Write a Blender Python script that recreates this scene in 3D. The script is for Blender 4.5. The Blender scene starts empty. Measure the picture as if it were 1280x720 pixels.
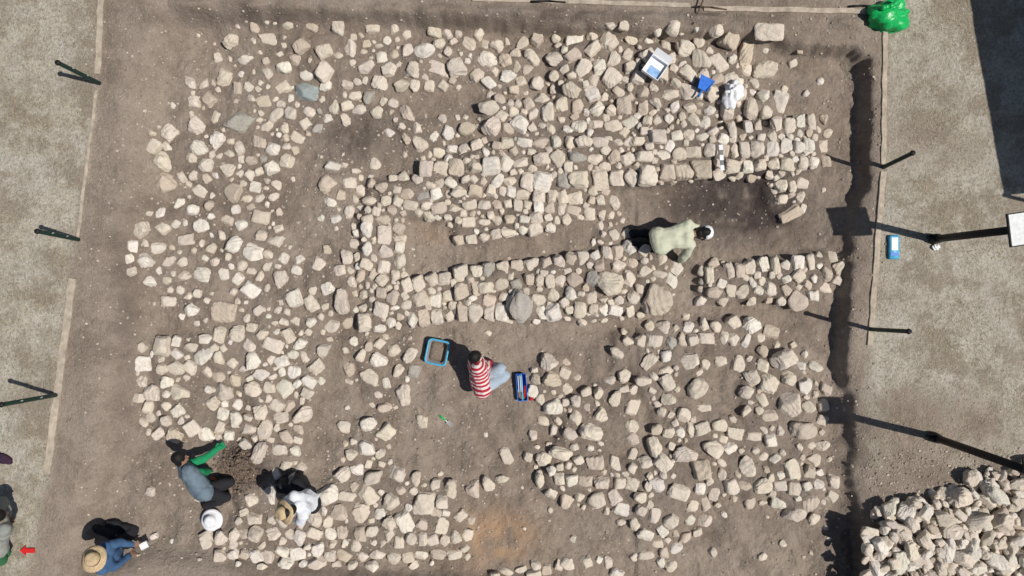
import bpy, bmesh, math, random
import numpy as np
from mathutils import Vector, Matrix, Quaternion
random.seed(7); rng = np.random.default_rng(11)
S = bpy.context.scene; COL = S.collection
H = 11.4; PPM = 80.0
SHX, SHY, SHK = -.972, .235, .6
# ------------------------------------------------------------------ materials
def new_mat(name):
    m = bpy.data.materials.new(name); m.use_nodes = True
    nt = m.node_tree; b = nt.nodes['Principled BSDF']; b.inputs['Specular IOR Level'].default_value = .25
    return m, nt, b
def N(nt, t, **kw):
    n = nt.nodes.new(t)
    for k, v in kw.items(): setattr(n, k, v)
    return n
def noise(nt, scale, detail=4, rough=.6, vec=None):
    n = N(nt, 'ShaderNodeTexNoise'); n.inputs['Scale'].default_value = scale
    n.inputs['Detail'].default_value = detail; n.inputs['Roughness'].default_value = rough
    if vec: nt.links.new(vec, n.inputs['Vector'])
    return n.outputs['Fac']
def ramp(nt, fac, a, b, c0=(0,0,0), c1=(1,1,1)):
    r = N(nt, 'ShaderNodeValToRGB'); e = r.color_ramp.elements
    e[0].position = a; e[1].position = b; e[0].color = (*c0, 1); e[1].color = (*c1, 1)
    nt.links.new(fac, r.inputs[0]); return r.outputs[0]
def mix(nt, fac, a, b, mode='MIX'):
    m = N(nt, 'ShaderNodeMix', data_type='RGBA', blend_type=mode)
    for s, v in ((m.inputs[0], fac), (m.inputs[6], a), (m.inputs[7], b)):
        if hasattr(v, 'links'): nt.links.new(v, s)
        elif isinstance(v, tuple): s.default_value = (*v, 1)
        else: s.default_value = v
    return m.outputs[2]
def math_n(nt, op, a, b):
    m = N(nt, 'ShaderNodeMath', operation=op, use_clamp=False)
    for s, v in ((m.inputs[0], a), (m.inputs[1], b)):
        if hasattr(v, 'links'): nt.links.new(v, s)
        else: s.default_value = v
    return m.outputs[0]
def bump(nt, b, h, strength, dist=.01):
    bm = N(nt, 'ShaderNodeBump'); bm.inputs['Strength'].default_value = strength; bm.inputs['Distance'].default_value = dist
    nt.links.new(h, bm.inputs['Height']); nt.links.new(bm.outputs[0], b.inputs['Normal'])
def simple(name, col, rough=.8, var=.25, scale=14, bmp=.3, bscale=60, metal=0):
    m, nt, b = new_mat(name)
    g = N(nt, 'ShaderNodeNewGeometry').outputs['Position']
    f = noise(nt, scale, 4, .65, g)
    lo = tuple(c*(1-var) for c in col); hi = tuple(min(1, c*(1+var*.7)) for c in col)
    nt.links.new(ramp(nt, f, .3, .7, lo, hi), b.inputs['Base Color'])
    b.inputs['Roughness'].default_value = rough; b.inputs['Metallic'].default_value = metal
    if bmp: bump(nt, b, noise(nt, bscale, 2, .6, g), bmp, .006)
    return m
def ground_mat():
    m, nt, b = new_mat('ground')
    P = N(nt, 'ShaderNodeNewGeometry').outputs['Position']
    att = lambda n: N(nt, 'ShaderNodeAttribute', attribute_name=n).outputs['Fac']
    n_big = noise(nt, .55, 5, .65, P); n_mid = noise(nt, 3.2, 6, .72, P); n_fine = noise(nt, 22, 4, .75, P); n_tiny = noise(nt, 90, 2, .7, P)
    n_pat = noise(nt, 1.3, 7, .75, P)
    grass = mix(nt, ramp(nt, n_big, .38, .62), (.35,.31,.24), (.46,.425,.355))
    grass = mix(nt, ramp(nt, n_mid, .42, .62), grass, (.56,.525,.45))
    grass = mix(nt, math_n(nt, 'MULTIPLY', ramp(nt, n_pat, .48, .57), .75), grass, (.25,.20,.145))
    grass = mix(nt, math_n(nt, 'MULTIPLY', ramp(nt, n_fine, .48, .64), .7), grass, (.20,.165,.11))
    grass = mix(nt, math_n(nt, 'MULTIPLY', ramp(nt, n_tiny, .5, .72), .5), grass, (.64,.60,.52))
    soil = mix(nt, ramp(nt, n_mid, .34, .66), (.215,.168,.132), (.35,.285,.23))
    soil = mix(nt, math_n(nt, 'MULTIPLY', ramp(nt, n_big, .42, .62), .6), soil, (.40,.335,.275))
    soil = mix(nt, math_n(nt, 'MULTIPLY', ramp(nt, n_pat, .50, .60), .55), soil, (.18,.14,.108))
    soil = mix(nt, math_n(nt, 'MULTIPLY', ramp(nt, n_fine, .5, .72), .5), soil, (.15,.118,.092))
    soil = mix(nt, math_n(nt, 'MULTIPLY', ramp(nt, n_tiny, .54, .7), .6), soil, (.50,.44,.375))
    vor = N(nt, 'ShaderNodeTexVoronoi'); vor.inputs['Scale'].default_value = 26; nt.links.new(P, vor.inputs['Vector'])
    peb = ramp(nt, vor.outputs['Distance'], .1, .2, (1,1,1), (0,0,0))
    pebm = math_n(nt, 'MULTIPLY', peb, ramp(nt, noise(nt, 5, 2, .6, P), .5, .62))
    soil = mix(nt, math_n(nt, 'MULTIPLY', pebm, .4), soil, (.48,.43,.37))
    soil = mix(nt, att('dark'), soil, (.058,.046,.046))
    soil = mix(nt, att('orange'), soil, (.47,.305,.185))
    edge = math_n(nt, 'ADD', att('soil'), math_n(nt, 'MULTIPLY', math_n(nt, 'SUBTRACT', n_mid, .5), 1.4))
    c = mix(nt, ramp(nt, edge, .3, .7), grass, soil)
    nt.links.new(c, b.inputs['Base Color']); b.inputs['Roughness'].default_value = .95; b.inputs['Specular IOR Level'].default_value = .1
    h = math_n(nt, 'ADD', math_n(nt, 'MULTIPLY', n_fine, 1.0), math_n(nt, 'MULTIPLY', n_tiny, .45))
    h = math_n(nt, 'ADD', h, math_n(nt, 'MULTIPLY', pebm, .5)); h = math_n(nt, 'ADD', h, math_n(nt, 'MULTIPLY', n_pat, 1.6))
    bump(nt, b, h, .9, .045)
    return m
def stone_mat():
    m, nt, b = new_mat('stone')
    P = N(nt, 'ShaderNodeNewGeometry').outputs['Position']
    t = N(nt, 'ShaderNodeAttribute', attribute_name='tone').outputs['Color']
    n1 = noise(nt, 17, 5, .75, P); n2 = noise(nt, 70, 3, .7, P)
    c = mix(nt, math_n(nt, 'MULTIPLY', ramp(nt, n1, .46, .66), .38), t, (.38,.30,.23))
    c = mix(nt, math_n(nt, 'MULTIPLY', ramp(nt, n2, .48, .7), .35), c, (.77,.71,.62))
    nt.links.new(c, b.inputs['Base Color']); b.inputs['Roughness'].default_value = .92; b.inputs['Specular IOR Level'].default_value = .12
    bump(nt, b, math_n(nt, 'ADD', n1, math_n(nt, 'MULTIPLY', n2, .4)), .9, .03)
    return m
M_ground = ground_mat(); M_stone = stone_mat()
def W(px, py, z=0.0):
    k = (H - z)/H/PPM
    return Vector(((px-640)*k, (360-py)*k, z))
# ------------------------------------------------------------------ terrain
def lat_noise(x, y, s, seed):
    r = np.random.default_rng(seed).random((256, 256))
    u = x*s + 1000.37; v = y*s + 1000.71
    i = np.floor(u).astype(int); j = np.floor(v).astype(int); fu = u-i; fv = v-j
    fu = fu*fu*(3-2*fu); fv = fv*fv*(3-2*fv)
    g = lambda a, b: r[a % 256, b % 256]
    return (g(i,j)*(1-fu)*(1-fv)+g(i+1,j)*fu*(1-fv)+g(i,j+1)*(1-fu)*fv+g(i+1,j+1)*fu*fv)-.5
def inpoly(X, Y, poly):
    r = np.zeros(X.shape, bool); n = len(poly)
    for i in range(n):
        x1, y1 = poly[i]; x2, y2 = poly[(i+1) % n]
        if y1 == y2: continue
        c = ((y1 > Y) != (y2 > Y)) & (X < (x2-x1)*(Y-y1)/(y2-y1)+x1); r ^= c
    return r
STEP = 2
gx = np.arange(-60, 1341, STEP); gy = np.arange(-60, 841, STEP)
GX, GY = np.meshgrid(gx.astype(float), gy.astype(float))
wx = GX + 9*lat_noise(GX, GY, .04, 1)+6*lat_noise(GX, GY, .13, 2); wy = GY + 9*lat_noise(GX, GY, .04, 3)+6*lat_noise(GX, GY, .13, 4)
tx = GX + 2*lat_noise(GX, GY, .05, 1)+5*lat_noise(GX, GY, .2, 2)+4*lat_noise(GX, GY, .37, 21); ty = GY + 3*lat_noise(GX, GY, .05, 3)+6*lat_noise(GX, GY, .17, 4)
def blur(A, r):
    for ax in (0, 1):
        for _ in range(2):
            pad = [(0,0),(0,0)]; pad[ax] = (r+1, r)
            c = np.cumsum(np.pad(A, pad, mode='edge'), axis=ax)
            A = (c[2*r+1:] - c[:-(2*r+1)])/(2*r+1) if ax == 0 else (c[:, 2*r+1:] - c[:, :-(2*r+1)])/(2*r+1)
    return A
TRENCH = [(205,14),(330,10),(520,20),(700,34),(860,40),(975,44),(990,56),(1072,60),(1088,76),(1086,235),(1072,262),(1066,300),(1060,400),(1056,460),
          (1068,500),(1072,560),(1066,600),(1080,640),(1084,750),(850,745),(600,735),(420,722),(250,704),(165,700),(130,716),(95,712),(112,640),(140,560),(152,420),(160,300),(175,150)]
ts = inpoly(tx, ty, TRENCH).astype(float)
sharp = blur(ts, 1); soft = blur(ts, 9); medb = blur(ts, 3)
lw = np.clip((GX-330)/300, 0, 1)
steep = np.clip(np.interp(GY, [0,232,250,325,345,455,485,640,665,720], [1,1,.6,.6,1,1,.5,.5,.9,.9]) + .35*lat_noise(GX,GY,.05,77), 0, 1)
tr = (steep*(.7*sharp+.3*medb)+(1-steep)*soft)*lw + (.35*medb+.65*soft)*(1-lw)
FILLS = [
 ('the sparse scatter at the top left', [(275,60),(300,35),(360,38),(420,30),(500,35),(480,65),(360,70),(330,110),(285,120)], 8.5, 1.4, .3),
 ('the stone band along the top edge', [(355,75),(470,50),(560,45),(640,60),(690,55),(700,100),(640,112),(600,95),(520,108),(420,100)], 10, 1.0, .5),
 ('the dense packing below the top right edge', [(690,52),(760,42),(850,50),(925,50),(935,75),(940,120),(975,110),(985,140),(900,143),(700,145),(690,110)], 10.5, .93, 1),
 ('the packing just above the upper wall', [(610,118),(700,120),(900,143),(890,160),(700,170),(610,172),(600,150)], 10, .93, 1),
 ('the band left of the upper wall', [(235,105),(330,105),(400,122),(500,130),(590,152),(600,180),(520,192),(490,150),(400,140),(380,165),(330,160),(250,150)], 9, 1.05, .4),
 ('the upper end of the left stone field', [(190,172),(250,150),(330,150),(372,175),(345,220),(300,250),(230,220),(195,200)], 10, 1.03, .5),
 ('the far left edge patch', [(165,310),(200,262),(240,250),(285,330),(250,360),(175,350)], 9, 1.2, .3),
 ('the middle of the left stone field', [(250,225),(330,220),(345,280),(365,325),(368,378),(290,385),(255,300)], 9.5, 1.1, .4),
 ('the loose strip left of the corner wall', [(405,215),(436,212),(438,285),(430,325),(400,330),(402,250)], 9, 1.2, .3),
 ('the patch below the corner wall', [(370,338),(440,332),(442,400),(400,408),(368,378)], 11, 1.04, .4),
 ('the lower part of the left stone field', [(180,430),(260,418),(380,402),(412,430),(390,480),(374,540),(370,600),(312,590),(300,545),(195,545),(175,500)], 10, .97, .5),
 ('the lower part of the left stone field', [(215,372),(360,385),(400,415),(240,417)], 9, 1.1, .4),
 ('the cluster left of the blue tub', [(436,430),(512,425),(515,465),(498,515),(445,505)], 10, 1.07, .4),
 ('the cluster above the bottom left wall', [(430,535),(476,532),(480,580),(525,578),(540,600),(430,600)], 9.5, 1.08, .4),
 ('the second wall from the top', [(450,225),(600,224),(760,240),(768,260),(700,280),(600,304),(568,302),(562,275),(500,266),(455,250)], 9.5, .9, 1),
 ('the corner wall running down the middle', [(447,240),(500,255),(508,330),(498,370),(480,418),(450,413),(445,330)], 10, .9, 1),
 ('the upper wall', [(525,200),(620,175),(700,165),(900,155),(1030,150),(1032,205),(1000,215),(650,240),(525,225)], 10, .9, 1.2),
 ('the long central wall', [(500,352),(600,335),(740,318),(800,303),(845,330),(836,385),(760,398),(640,400),(530,397),(500,410),(482,400)], 10.5, .9, 1.1),
 ('the short wall by the right trench side', [(875,335),(1045,317),(1048,340),(1015,383),(985,376),(880,372)], 10, .9, 1.2),
 ('the small wedge below the upper wall', [(960,210),(1000,215),(1005,275),(985,275),(965,240)], 9.5, .9, .9),
 ('the upper part of the lower right building', [(768,425),(860,402),(945,405),(968,432),(900,460),(875,518),(845,522),(815,505),(795,480),(768,460)], 10.5, 1.0, .8),
 ('the left arm of the lower right building', [(702,505),(758,482),(800,490),(795,560),(740,590),(698,560)], 10.5, 1.08, .7),
 ('the centre of the lower right building', [(820,515),(900,518),(960,540),(952,602),(880,632),(818,600)], 11, .99, .8),
 ('the right side of the lower right building', [(935,448),(990,438),(1030,490),(1020,560),(1003,602),(952,562),(930,510)], 11, 1.0, .8),
 ('the bottom corner of the lower right building', [(900,592),(1000,570),(1040,610),(1005,650),(980,627),(900,622)], 10.5, .96, .9),
 ('the bottom of the lower right building', [(678,588),(740,580),(820,580),(900,620),(880,654),(830,678),(762,640),(680,620)], 10.5, .99, .8),
 ('the bottom of the lower right building', [(655,565),(720,560),(720,590),(660,580)], 9, 1.08, .4),
 ('the bottom left wall', [(288,612),(350,604),(430,604),(520,602),(560,622),(588,665),(583,690),(520,703),(270,700),(264,675),(290,650)], 11, .96, .7),
 ('the small heap beside the blue toolbox', [(668,455),(700,448),(714,520),(690,535),(672,500)], 10, .93, .6),
 ('the loose stones beside the cream shirt', [(745,266),(785,272),(776,306),(748,312)], 8, 1.08, .4),
]
raise_ = np.zeros_like(GX)
for nme, poly, r, k, up in FILLS:
    raise_ = np.maximum(raise_, inpoly(wx, wy, poly)*up)
raise_ = blur(raise_, 2)
PILE = [(1086,672),(1104,640),(1150,625),(1200,615),(1215,592),(1300,586),(1420,620),(1400,800),(1150,830),(1088,790)]
pile = blur(inpoly(wx, wy, PILE).astype(float), 6)
def blob(cx, cy, rx, ry): return np.exp(-(((GX-cx)/rx)**2+((GY-cy)/ry)**2))
depth = np.where(GX > 800, .35, .38)*(1+.3*lat_noise(GX,GY,.03,14))
Z = -depth*tr + .17*raise_*tr
Z += (.03*lat_noise(GX,GY,.012,5)+.05*lat_noise(GX,GY,.03,6)+.035*lat_noise(GX,GY,.08,7)+.02*lat_noise(GX,GY,.2,8)+.014*lat_noise(GX,GY,.45,9))*(.35+.8*tr)
Z += .18*pile - .12*blob(930,255,50,32) + .26*blob(298,586,21,21)*(1+.6*lat_noise(GX,GY,.25,15)) - .06*blob(600,560,80,60)
Z += .13*np.exp(-((GY-4-.03*(GX-200)) /7)**2)*((GX>210)&(GX<1080))*(.5+1.3*lat_noise(GX,GY,.05,12))
Z -= .12*blob(1081,690,7,40)
def gz(px, py):
    u = (px+60)/STEP; v = (py+60)/STEP
    i = int(min(max(u,0), len(gx)-2)); j = int(min(max(v,0), len(gy)-2)); fu = min(max(u-i,0),1); fv = min(max(v-j,0),1)
    return (Z[j,i]*(1-fu)+Z[j,i+1]*fu)*(1-fv)+(Z[j+1,i]*(1-fu)+Z[j+1,i+1]*fu)*fv
def wz(x, y): return gz(640+x*PPM, 360-y*PPM)
def G(px, py, h=0.0):
    z = -.3
    for _ in range(5):
        p = W(px, py, z+h); z = wz(p.x, p.y)
    return Vector((p.x, p.y, z+h))
ex = np.concatenate([[-60000,-20000,-6000,-2000,-900,-400,-150], gx, [1430,1700,2200,3300,7500,21000,61000]]).astype(float)
ey = np.concatenate([[-60000,-20000,-6000,-2000,-900,-400,-150], gy, [930,1200,1700,2800,7000,20500,60500]]).astype(float)
EX, EY = np.meshgrid(ex, ey)
def ext(A, fill=None):
    B = np.pad(A, 7, mode='edge')
    if fill is not None:
        m = np.zeros_like(B); m[7:-7,7:-7] = 1; B = B*m + fill*(1-m)
    return B
fade = np.minimum.reduce([GX+60, 1340-GX, GY+60, 840-GY])/30; Z[:] = Z*np.clip(fade, 0, 1)
ZE = ext(Z, 0.0)
SOIL = [(135,-90),(128,0),(122,110),(90,350),(60,590),(30,720),(20,850),(1330,850),(1330,590),(1230,580),(1110,600),(1085,560),(1085,440),(1106,210),(1108,20),(1090,-8),(700,-14),(400,-20),(210,-90)]
soil = blur(inpoly(wx, wy, SOIL).astype(float), 6)
soil = np.maximum(soil, np.clip(.38*(GX > 1090)*np.clip((GY-230)/150, 0, 1)+1.1*lat_noise(GX,GY,.012,71)*(GX > 1090), 0, .7)); soil = np.clip(soil, 0, 1); soil = blur(soil, 3)
dark = np.clip(1.3*blob(930,248,88,42)+.6*blob(965,252,30,30)+.5*blob(440,165,60,32)+.5*blob(1100,700,60,60)+.5*blob(300,18,110,9)+.35*blob(700,22,200,8)  # flat blob at top left paints the ridge's shadow into the dark baulk soil
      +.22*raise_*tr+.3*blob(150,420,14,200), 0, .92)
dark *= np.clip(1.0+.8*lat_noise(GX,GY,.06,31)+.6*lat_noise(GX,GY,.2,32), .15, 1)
dark = np.clip(np.maximum(dark, 1.5*blob(298,586,27,26)*(1+.5*lat_noise(GX,GY,.3,36))), 0, .85)
orange = np.clip(1.0*blob(622,682,48,34)+.35*blob(540,290,22,18), 0, .9)*np.clip(.7+1.4*lat_noise(GX,GY,.07,33), 0, 1)
def mesh_np(name, V, F, mat, smooth=True):
    me = bpy.data.meshes.new(name); V = np.asarray(V, np.float32); F = np.asarray(F, np.int32); k = F.shape[1]
    me.vertices.add(len(V)); me.vertices.foreach_set('co', V.ravel()); me.loops.add(F.size); me.loops.foreach_set('vertex_index', F.ravel())
    me.polygons.add(len(F)); me.polygons.foreach_set('loop_start', np.arange(0, F.size, k, dtype=np.int32))
    me.polygons.foreach_set('use_smooth', np.full(len(F), smooth)); me.update(calc_edges=True); me.materials.append(mat)
    o = bpy.data.objects.new(name, me); COL.objects.link(o); return o
def attr(o, name, vals):
    a = o.data.attributes.new(name, 'FLOAT', 'POINT'); a.data.foreach_set('value', np.asarray(vals, np.float32).ravel())
def attrc(o, name, vals):
    a = o.data.attributes.new(name, 'FLOAT_COLOR', 'POINT'); a.data.foreach_set('color', np.asarray(vals, np.float32).ravel())
V = np.stack([(EX-640)/PPM, (360-EY)/PPM, ZE], -1).reshape(-1,3)
ny, nx = EX.shape; idx = np.arange(nx*ny).reshape(ny, nx)
F = np.stack([idx[1:,:-1], idx[1:,1:], idx[:-1,1:], idx[:-1,:-1]], -1).reshape(-1,4)
g = mesh_np('ground', V, F, M_ground); g['kind'] = 'structure'; g['label'] = 'dry grass ground with the brown earth excavation trench cut into it'
attr(g, 'soil', ext(soil, 0)); attr(g, 'dark', ext(dark, 0)); attr(g, 'orange', ext(orange, 0))
# ------------------------------------------------------------------ stones
def ico(sub):
    bm = bmesh.new(); bmesh.ops.create_icosphere(bm, subdivisions=sub, radius=1)
    v = np.array([x.co[:] for x in bm.verts]); f = np.array([[q.index for q in p.verts] for p in bm.faces]); bm.free(); return v, f
ICO = {i: ico(i) for i in (1,2,3,4)}
def stone_shape(sub, a, b, c, blocky=False):
    D, F = ICO[sub]; n = rng.integers(4, 7)
    an = np.arange(n)*2*math.pi/n + rng.random()*6 + rng.normal(size=n)*.4
    nr = np.stack([np.cos(an), np.sin(an), rng.normal(size=n)*.35+.12], -1)
    if blocky: nr = np.array([[1,0,.1],[-1,0,.1],[0,1,.1],[0,-1,.1]])+rng.normal(size=(4,3))*.15
    top = np.array([[rng.normal()*.25, rng.normal()*.25, 1]]); ch = rng.normal(size=(rng.integers(3,6),3)); ch[:,2] = np.abs(ch[:,2])*.9+.2
    nr = np.concatenate([nr, top, ch]); nr /= np.linalg.norm(nr, axis=1)[:,None]
    cc = rng.uniform(.57, .87, len(nr)); cc[-len(ch):] = rng.uniform(.74,.97,len(ch))
    if blocky: cc[:4] = rng.uniform(.62,.74,4)
    dt = D@nr.T
    rr = np.where(dt > .05, cc/np.maximum(dt, .05), 9)
    p = 28; r = (np.sum(np.minimum(rr, 9)**-p, axis=1)+1.0)**(-1/p)
    r *= 1+.03*np.sin(D@rng.normal(size=3)*5+rng.random()*6)+.035*np.sin(D@rng.normal(size=3)*11)+rng.normal(size=len(D))*.01
    v = D*r[:,None]; v[:,:2] /= max(.01, np.abs(v[:,:2]).max()); 
    return v*np.array([a,b,c]), F
placed = []; cell = {}
def can(x, y, r, k):
    for i in range(int(x//30)-1, int(x//30)+2):
        for j in range(int(y//30)-1, int(y//30)+2):
            for q in cell.get((i,j), ()):
                if math.hypot(x-q['x'], y-q['y']) < k*(r+q['r']): return False
    return True
def put(x, y, a, b, ang, reg, **kw):
    d = dict(x=x, y=y, a=a, b=b, r=math.sqrt(a*b), ang=ang, reg=reg, **kw); placed.append(d); cell.setdefault((int(x//30), int(y//30)), []).append(d); return d
SPECIAL = [
 (385,116,17,12,0,'blue green flat slab set alone in the band at the upper left','bluegreen'),
 (300,152,25,15,10,'large dark grey flat slab at the top of the left stone field','grey'),
 (208,228,16,13,0,'broad tan stone at the left edge near the top of the stone field','tan'),
 (650,383,17,23,0,'big upright grey brown slab at the foot of the long central wall','grey'),
 (820,373,22,21,20,'biggest rounded boulder at the right end of the long central wall','tan'),
 (762,355,18,20,0,'large pale stone in the long central wall left of the big boulder','pale'),
 (961,40,18,11,0,'wide pale stone lying at the trench lip in the top right','pale'),
 (955,88,22,12,5,'wide flat pale stone under the tall slab in the top right','pale'),
 (933,62,10,24,-8,'tall narrow brown slab standing at the top right of the packing','tan'),
 (280,389,16,15,0,'large brown stone alone in the centre of the left stone field','tan'),
 (427,378,13,17,0,'large pale stone at the left foot of the corner wall','pale'),
 (633,570,10,12,20,'single pale stone alone on bare soil below the toolbox','pale'),
 (563,612,11,13,0,'first stone of the short line right of the bottom left wall','pale'),
 (592,612,11,12,0,'middle stone of the short line right of the bottom left wall','tan'),
 (610,604,9,11,0,'third stone of the short line right of the bottom left wall','pale'),
 (628,598,9,7,0,'small last stone at the right end of the short line','pale'),
 (528,527,8,10,0,'small pale stone alone on soil left of the green trowel','pale'),
 (979,450,18,13,10,'wide pale stone on top of the right side of the lower right building','pale'),
 (985,505,19,16,0,'largest stone in the right side of the lower right building','pale'),
 (530,628,15,16,0,'big pale block at the upper right of the bottom left wall','pale'),
 (497,592,12,13,0,'round pale stone on top of the bottom left wall near its right end','pale'),
 (183,326,12,10,0,'white stone at the far left tip of the stone field','white'),
 (253,343,14,10,0,'oval pale stone at the lower right of the far left patch','white'),
 (737,541,17,12,0,'wide pale stone in the left arm of the lower right building','pale'),
 (692,508,13,12,0,'bright white stone beside the tools right of the blue toolbox','white'),
 (996,376,12,14,30,'stone dangling below the right end of the short wall','tan'),
 (992,642,16,11,10,'lowest stone of the lower right corner of the building','pale'),
 (988,268,17,9,30,'slanting stone at the bottom tip of the small wedge','tan'),
 (1040,322,8,12,0,'end stone of the short wall nearest the right trench side','pale'),
]
for x,y,a,b,ang,lab,tone in SPECIAL: put(x,y,a,b,math.radians(ang),None,label=lab,tone=tone,keep=1)
def row(reg, pts, w, d, jit=.26, block=True, gap=.99):
    L = [0]; 
    for i in range(1, len(pts)): L.append(L[-1]+math.dist(pts[i-1], pts[i]))
    s = w/2; neat = jit < .13; mid = jit < .3; ph = random.random()*6
    while s < L[-1]:
        ww = w*(random.uniform(.72,1.22) if neat else random.uniform(.64,1.3)); i = max(j for j in range(len(L)) if L[j] <= s+.001); i = min(i, len(pts)-2)
        t = (s-L[i])/(L[i+1]-L[i]); x = pts[i][0]+(pts[i+1][0]-pts[i][0])*t; y = pts[i][1]+(pts[i+1][1]-pts[i][1])*t
        ang = math.atan2(-(pts[i+1][1]-pts[i][1]), pts[i+1][0]-pts[i][0])
        dd = d*(random.uniform(.8,1.1) if neat else random.uniform(.66,1.12)); y += random.uniform(-jit,jit)*d*.6
        if not neat: y += 1.6*math.sin(s*.035+ph)
        if (mid or random.random() < .9) and can(x, y, math.sqrt(ww*dd)/2, .68): put(x, y, ww*.52, dd*.52, ang+random.uniform(-.16,.16)*(1 if neat else (1.8 if mid else 3)), reg, block=block and random.random() < (.85 if neat else (.6 if mid else .4)))
        s += ww*gap
UW='the upper wall'; SW='the second wall from the top'; CW='the corner wall running down the middle'; LW='the long central wall'; BW='the bottom left wall'
row(UW, [(908,165),(1030,152)], 13.5, 27, .06)
row(UW, [(880,189),(1034,182)], 17, 20, .1)
row(UW, [(905,209),(1034,203)], 18, 18, .1)
row(UW, [(648,228),(760,223),(900,211)], 22, 27, .09)
row(UW, [(622,202),(760,198),(880,190)], 20, 20, .14)
row(UW, [(612,181),(760,177),(895,169)], 18, 18, .16)
row('the packing just above the upper wall', [(700,160),(760,157),(895,149)], 18, 18, .3)
row(UW, [(522,213),(645,206)], 20, 23, .12)
row(UW, [(540,192),(612,186)], 17, 17, .3)
row(SW, [(456,230),(520,243),(600,238),(760,251)], 17, 17, .14)
row(SW, [(455,250),(560,258),(650,257),(765,267)], 17, 16, .2)
row(SW, [(565,278),(650,274),(735,266)], 16, 15, .2)
row(SW, [(565,302),(640,290),(700,280)], 17, 16, .12)
row(CW, [(457,250),(460,300),(456,360),(455,412)], 19, 20)
row(CW, [(478,262),(481,310),(478,365),(474,410)], 18, 19, .28)
row(CW, [(498,275),(500,330),(496,345)], 16, 17, .28)
row(LW, [(500,358),(600,339),(700,327),(800,309)], 18, 20, .1)
row(LW, [(500,380),(600,361),(700,348),(742,344)], 18, 19, .28)
row(LW, [(505,402),(560,393),(636,390)], 20, 23, .12)
row(LW, [(668,393),(740,388),(800,385)], 19, 20, .14)
row('the short wall by the right trench side', [(880,345),(960,332),(1036,326)], 15, 24, .09)
row('the short wall by the right trench side', [(884,367),(980,362)], 18, 17, .14)
row(BW, [(268,672),(400,668),(585,672)], 18, 20, .35)
row(BW, [(265,693),(420,692),(575,692)], 19, 18, .35)
LR='the lower right building'
row('the top line of '+LR, [(776,428),(860,424),(945,424)], 18, 18, .3)
row('the upper part of '+LR, [(832,440),(835,515)], 18, 20, .3)
row('the centre of '+LR, [(826,540),(890,535),(950,546)], 19, 19, .28)
row('the bottom of '+LR, [(690,600),(760,600),(825,606)], 18, 18, .28)
row('the bottom corner of '+LR, [(905,612),(1030,604)], 18, 19, .28)
row('the right side of '+LR, [(960,545),(975,590),(1000,625)], 19, 22, .3)
row('the bottom line below the orange soil', [(590,722),(680,708),(770,698),(850,683)], 18, 16, .6)
row('the bottom line below the orange soil', [(640,722),(760,712),(850,700)], 18, 16, .6)
row('the left arm of '+LR, [(790,500),(790,590)], 17, 17, .4)
EXC = [[(515,283),(558,278),(572,312),(640,298),(745,276),(748,298),(520,345)], [(880,458),(934,462),(928,520),(880,522)], [(752,505),(780,505),(780,572),(752,568)],
       [(345,205),(400,212),(396,330),(352,300)], [(495,112),(604,108),(604,146),(540,148),(500,130)], [(785,235),(955,225),(965,285),(1060,225),(1060,312),(875,322),(845,325),(795,298)],
       [(846,450),(868,450),(868,512),(846,510)], [(190,550),(304,552),(325,600),(290,660),(205,650)], [(190,15),(272,15),(262,90),(228,105),(190,150)],
       [(420,152),(482,158),(500,192),(442,198)], [(386,485),(428,470),(426,605),(380,600),(376,560)], [(520,408),(760,405),(768,470),(700,445),(664,450),(664,560),(640,590),(500,590),(484,530),(518,470)],
       [(590,625),(675,618),(760,645),(820,685),(600,708)], [(862,378),(1000,392),(1045,345),(1056,470),(1000,435),(950,402),(865,398)], [(800,522),(818,522),(816,575),(800,575)], [(905,560),(935,565),(930,592),(900,590)], [(770,612),(800,618),(800,640),(775,632)]]
def pin(x, y, poly):
    r = False; n = len(poly)
    for i in range(n):
        x1,y1 = poly[i]; x2,y2 = poly[(i+1)%n]
        if (y1 > y) != (y2 > y) and x < (x2-x1)*(y-y1)/(y2-y1)+x1: r = not r
    return r
gapn = lat_noise(GX, GY, .035, 61)+.6*lat_noise(GX, GY, .08, 62)
def gapv(x, y): return gapn[int((y+60)/STEP), int((x+60)/STEP)]
for reg, poly, r0, k, up in FILLS:
    xs = [p[0] for p in poly]; ys = [p[1] for p in poly]; wall = k <= .9; J = 4 if wall else (8 if k < 1 else 11)
    A = (max(xs)-min(xs))*(max(ys)-min(ys)); r0 *= .86
    for stage, (f0, f1, mult) in enumerate(((1.15,1.5,.005),(.8,1.15,.06),(.5,.8,.10),(.3,.5,.05))):
        if wall and stage == 0: continue
        for _ in range(int(A*mult)):
            x = random.uniform(min(xs)-8, max(xs)+8); y = random.uniform(min(ys)-8, max(ys)+8)
            if not pin(x+random.uniform(-J,J), y+random.uniform(-J,J), poly) or any(pin(x,y,e) for e in EXC): continue
            if k > .95 and gapv(x, y) < -.22: continue
            r = r0*random.uniform(f0, f1); kk = k*(.92 if stage < 3 else .97)
            if can(x, y, r, kk):
                e = random.uniform(1, 1.5); put(x, y, r*math.sqrt(e), r/math.sqrt(e), random.uniform(0, math.pi), reg)
for _ in range(700):
    x = random.uniform(170,1045); y = random.uniform(35,705); r = random.choice((2.5,3,3.5,4,5,6.5,8))
    if any(pin(x,y,e) for e in EXC if random.random() < .93): continue
    if not pin(x, y, TRENCH): continue
    if can(x, y, r, 1.2): put(x, y, r*1.1, r*.9, random.uniform(0,3), 'the trench floor')
TONES = {'pale':(.66,.585,.49),'white':(.75,.70,.62),'tan':(.56,.475,.385),'grey':(.38,.36,.325),'bluegreen':(.27,.325,.32)}
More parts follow.
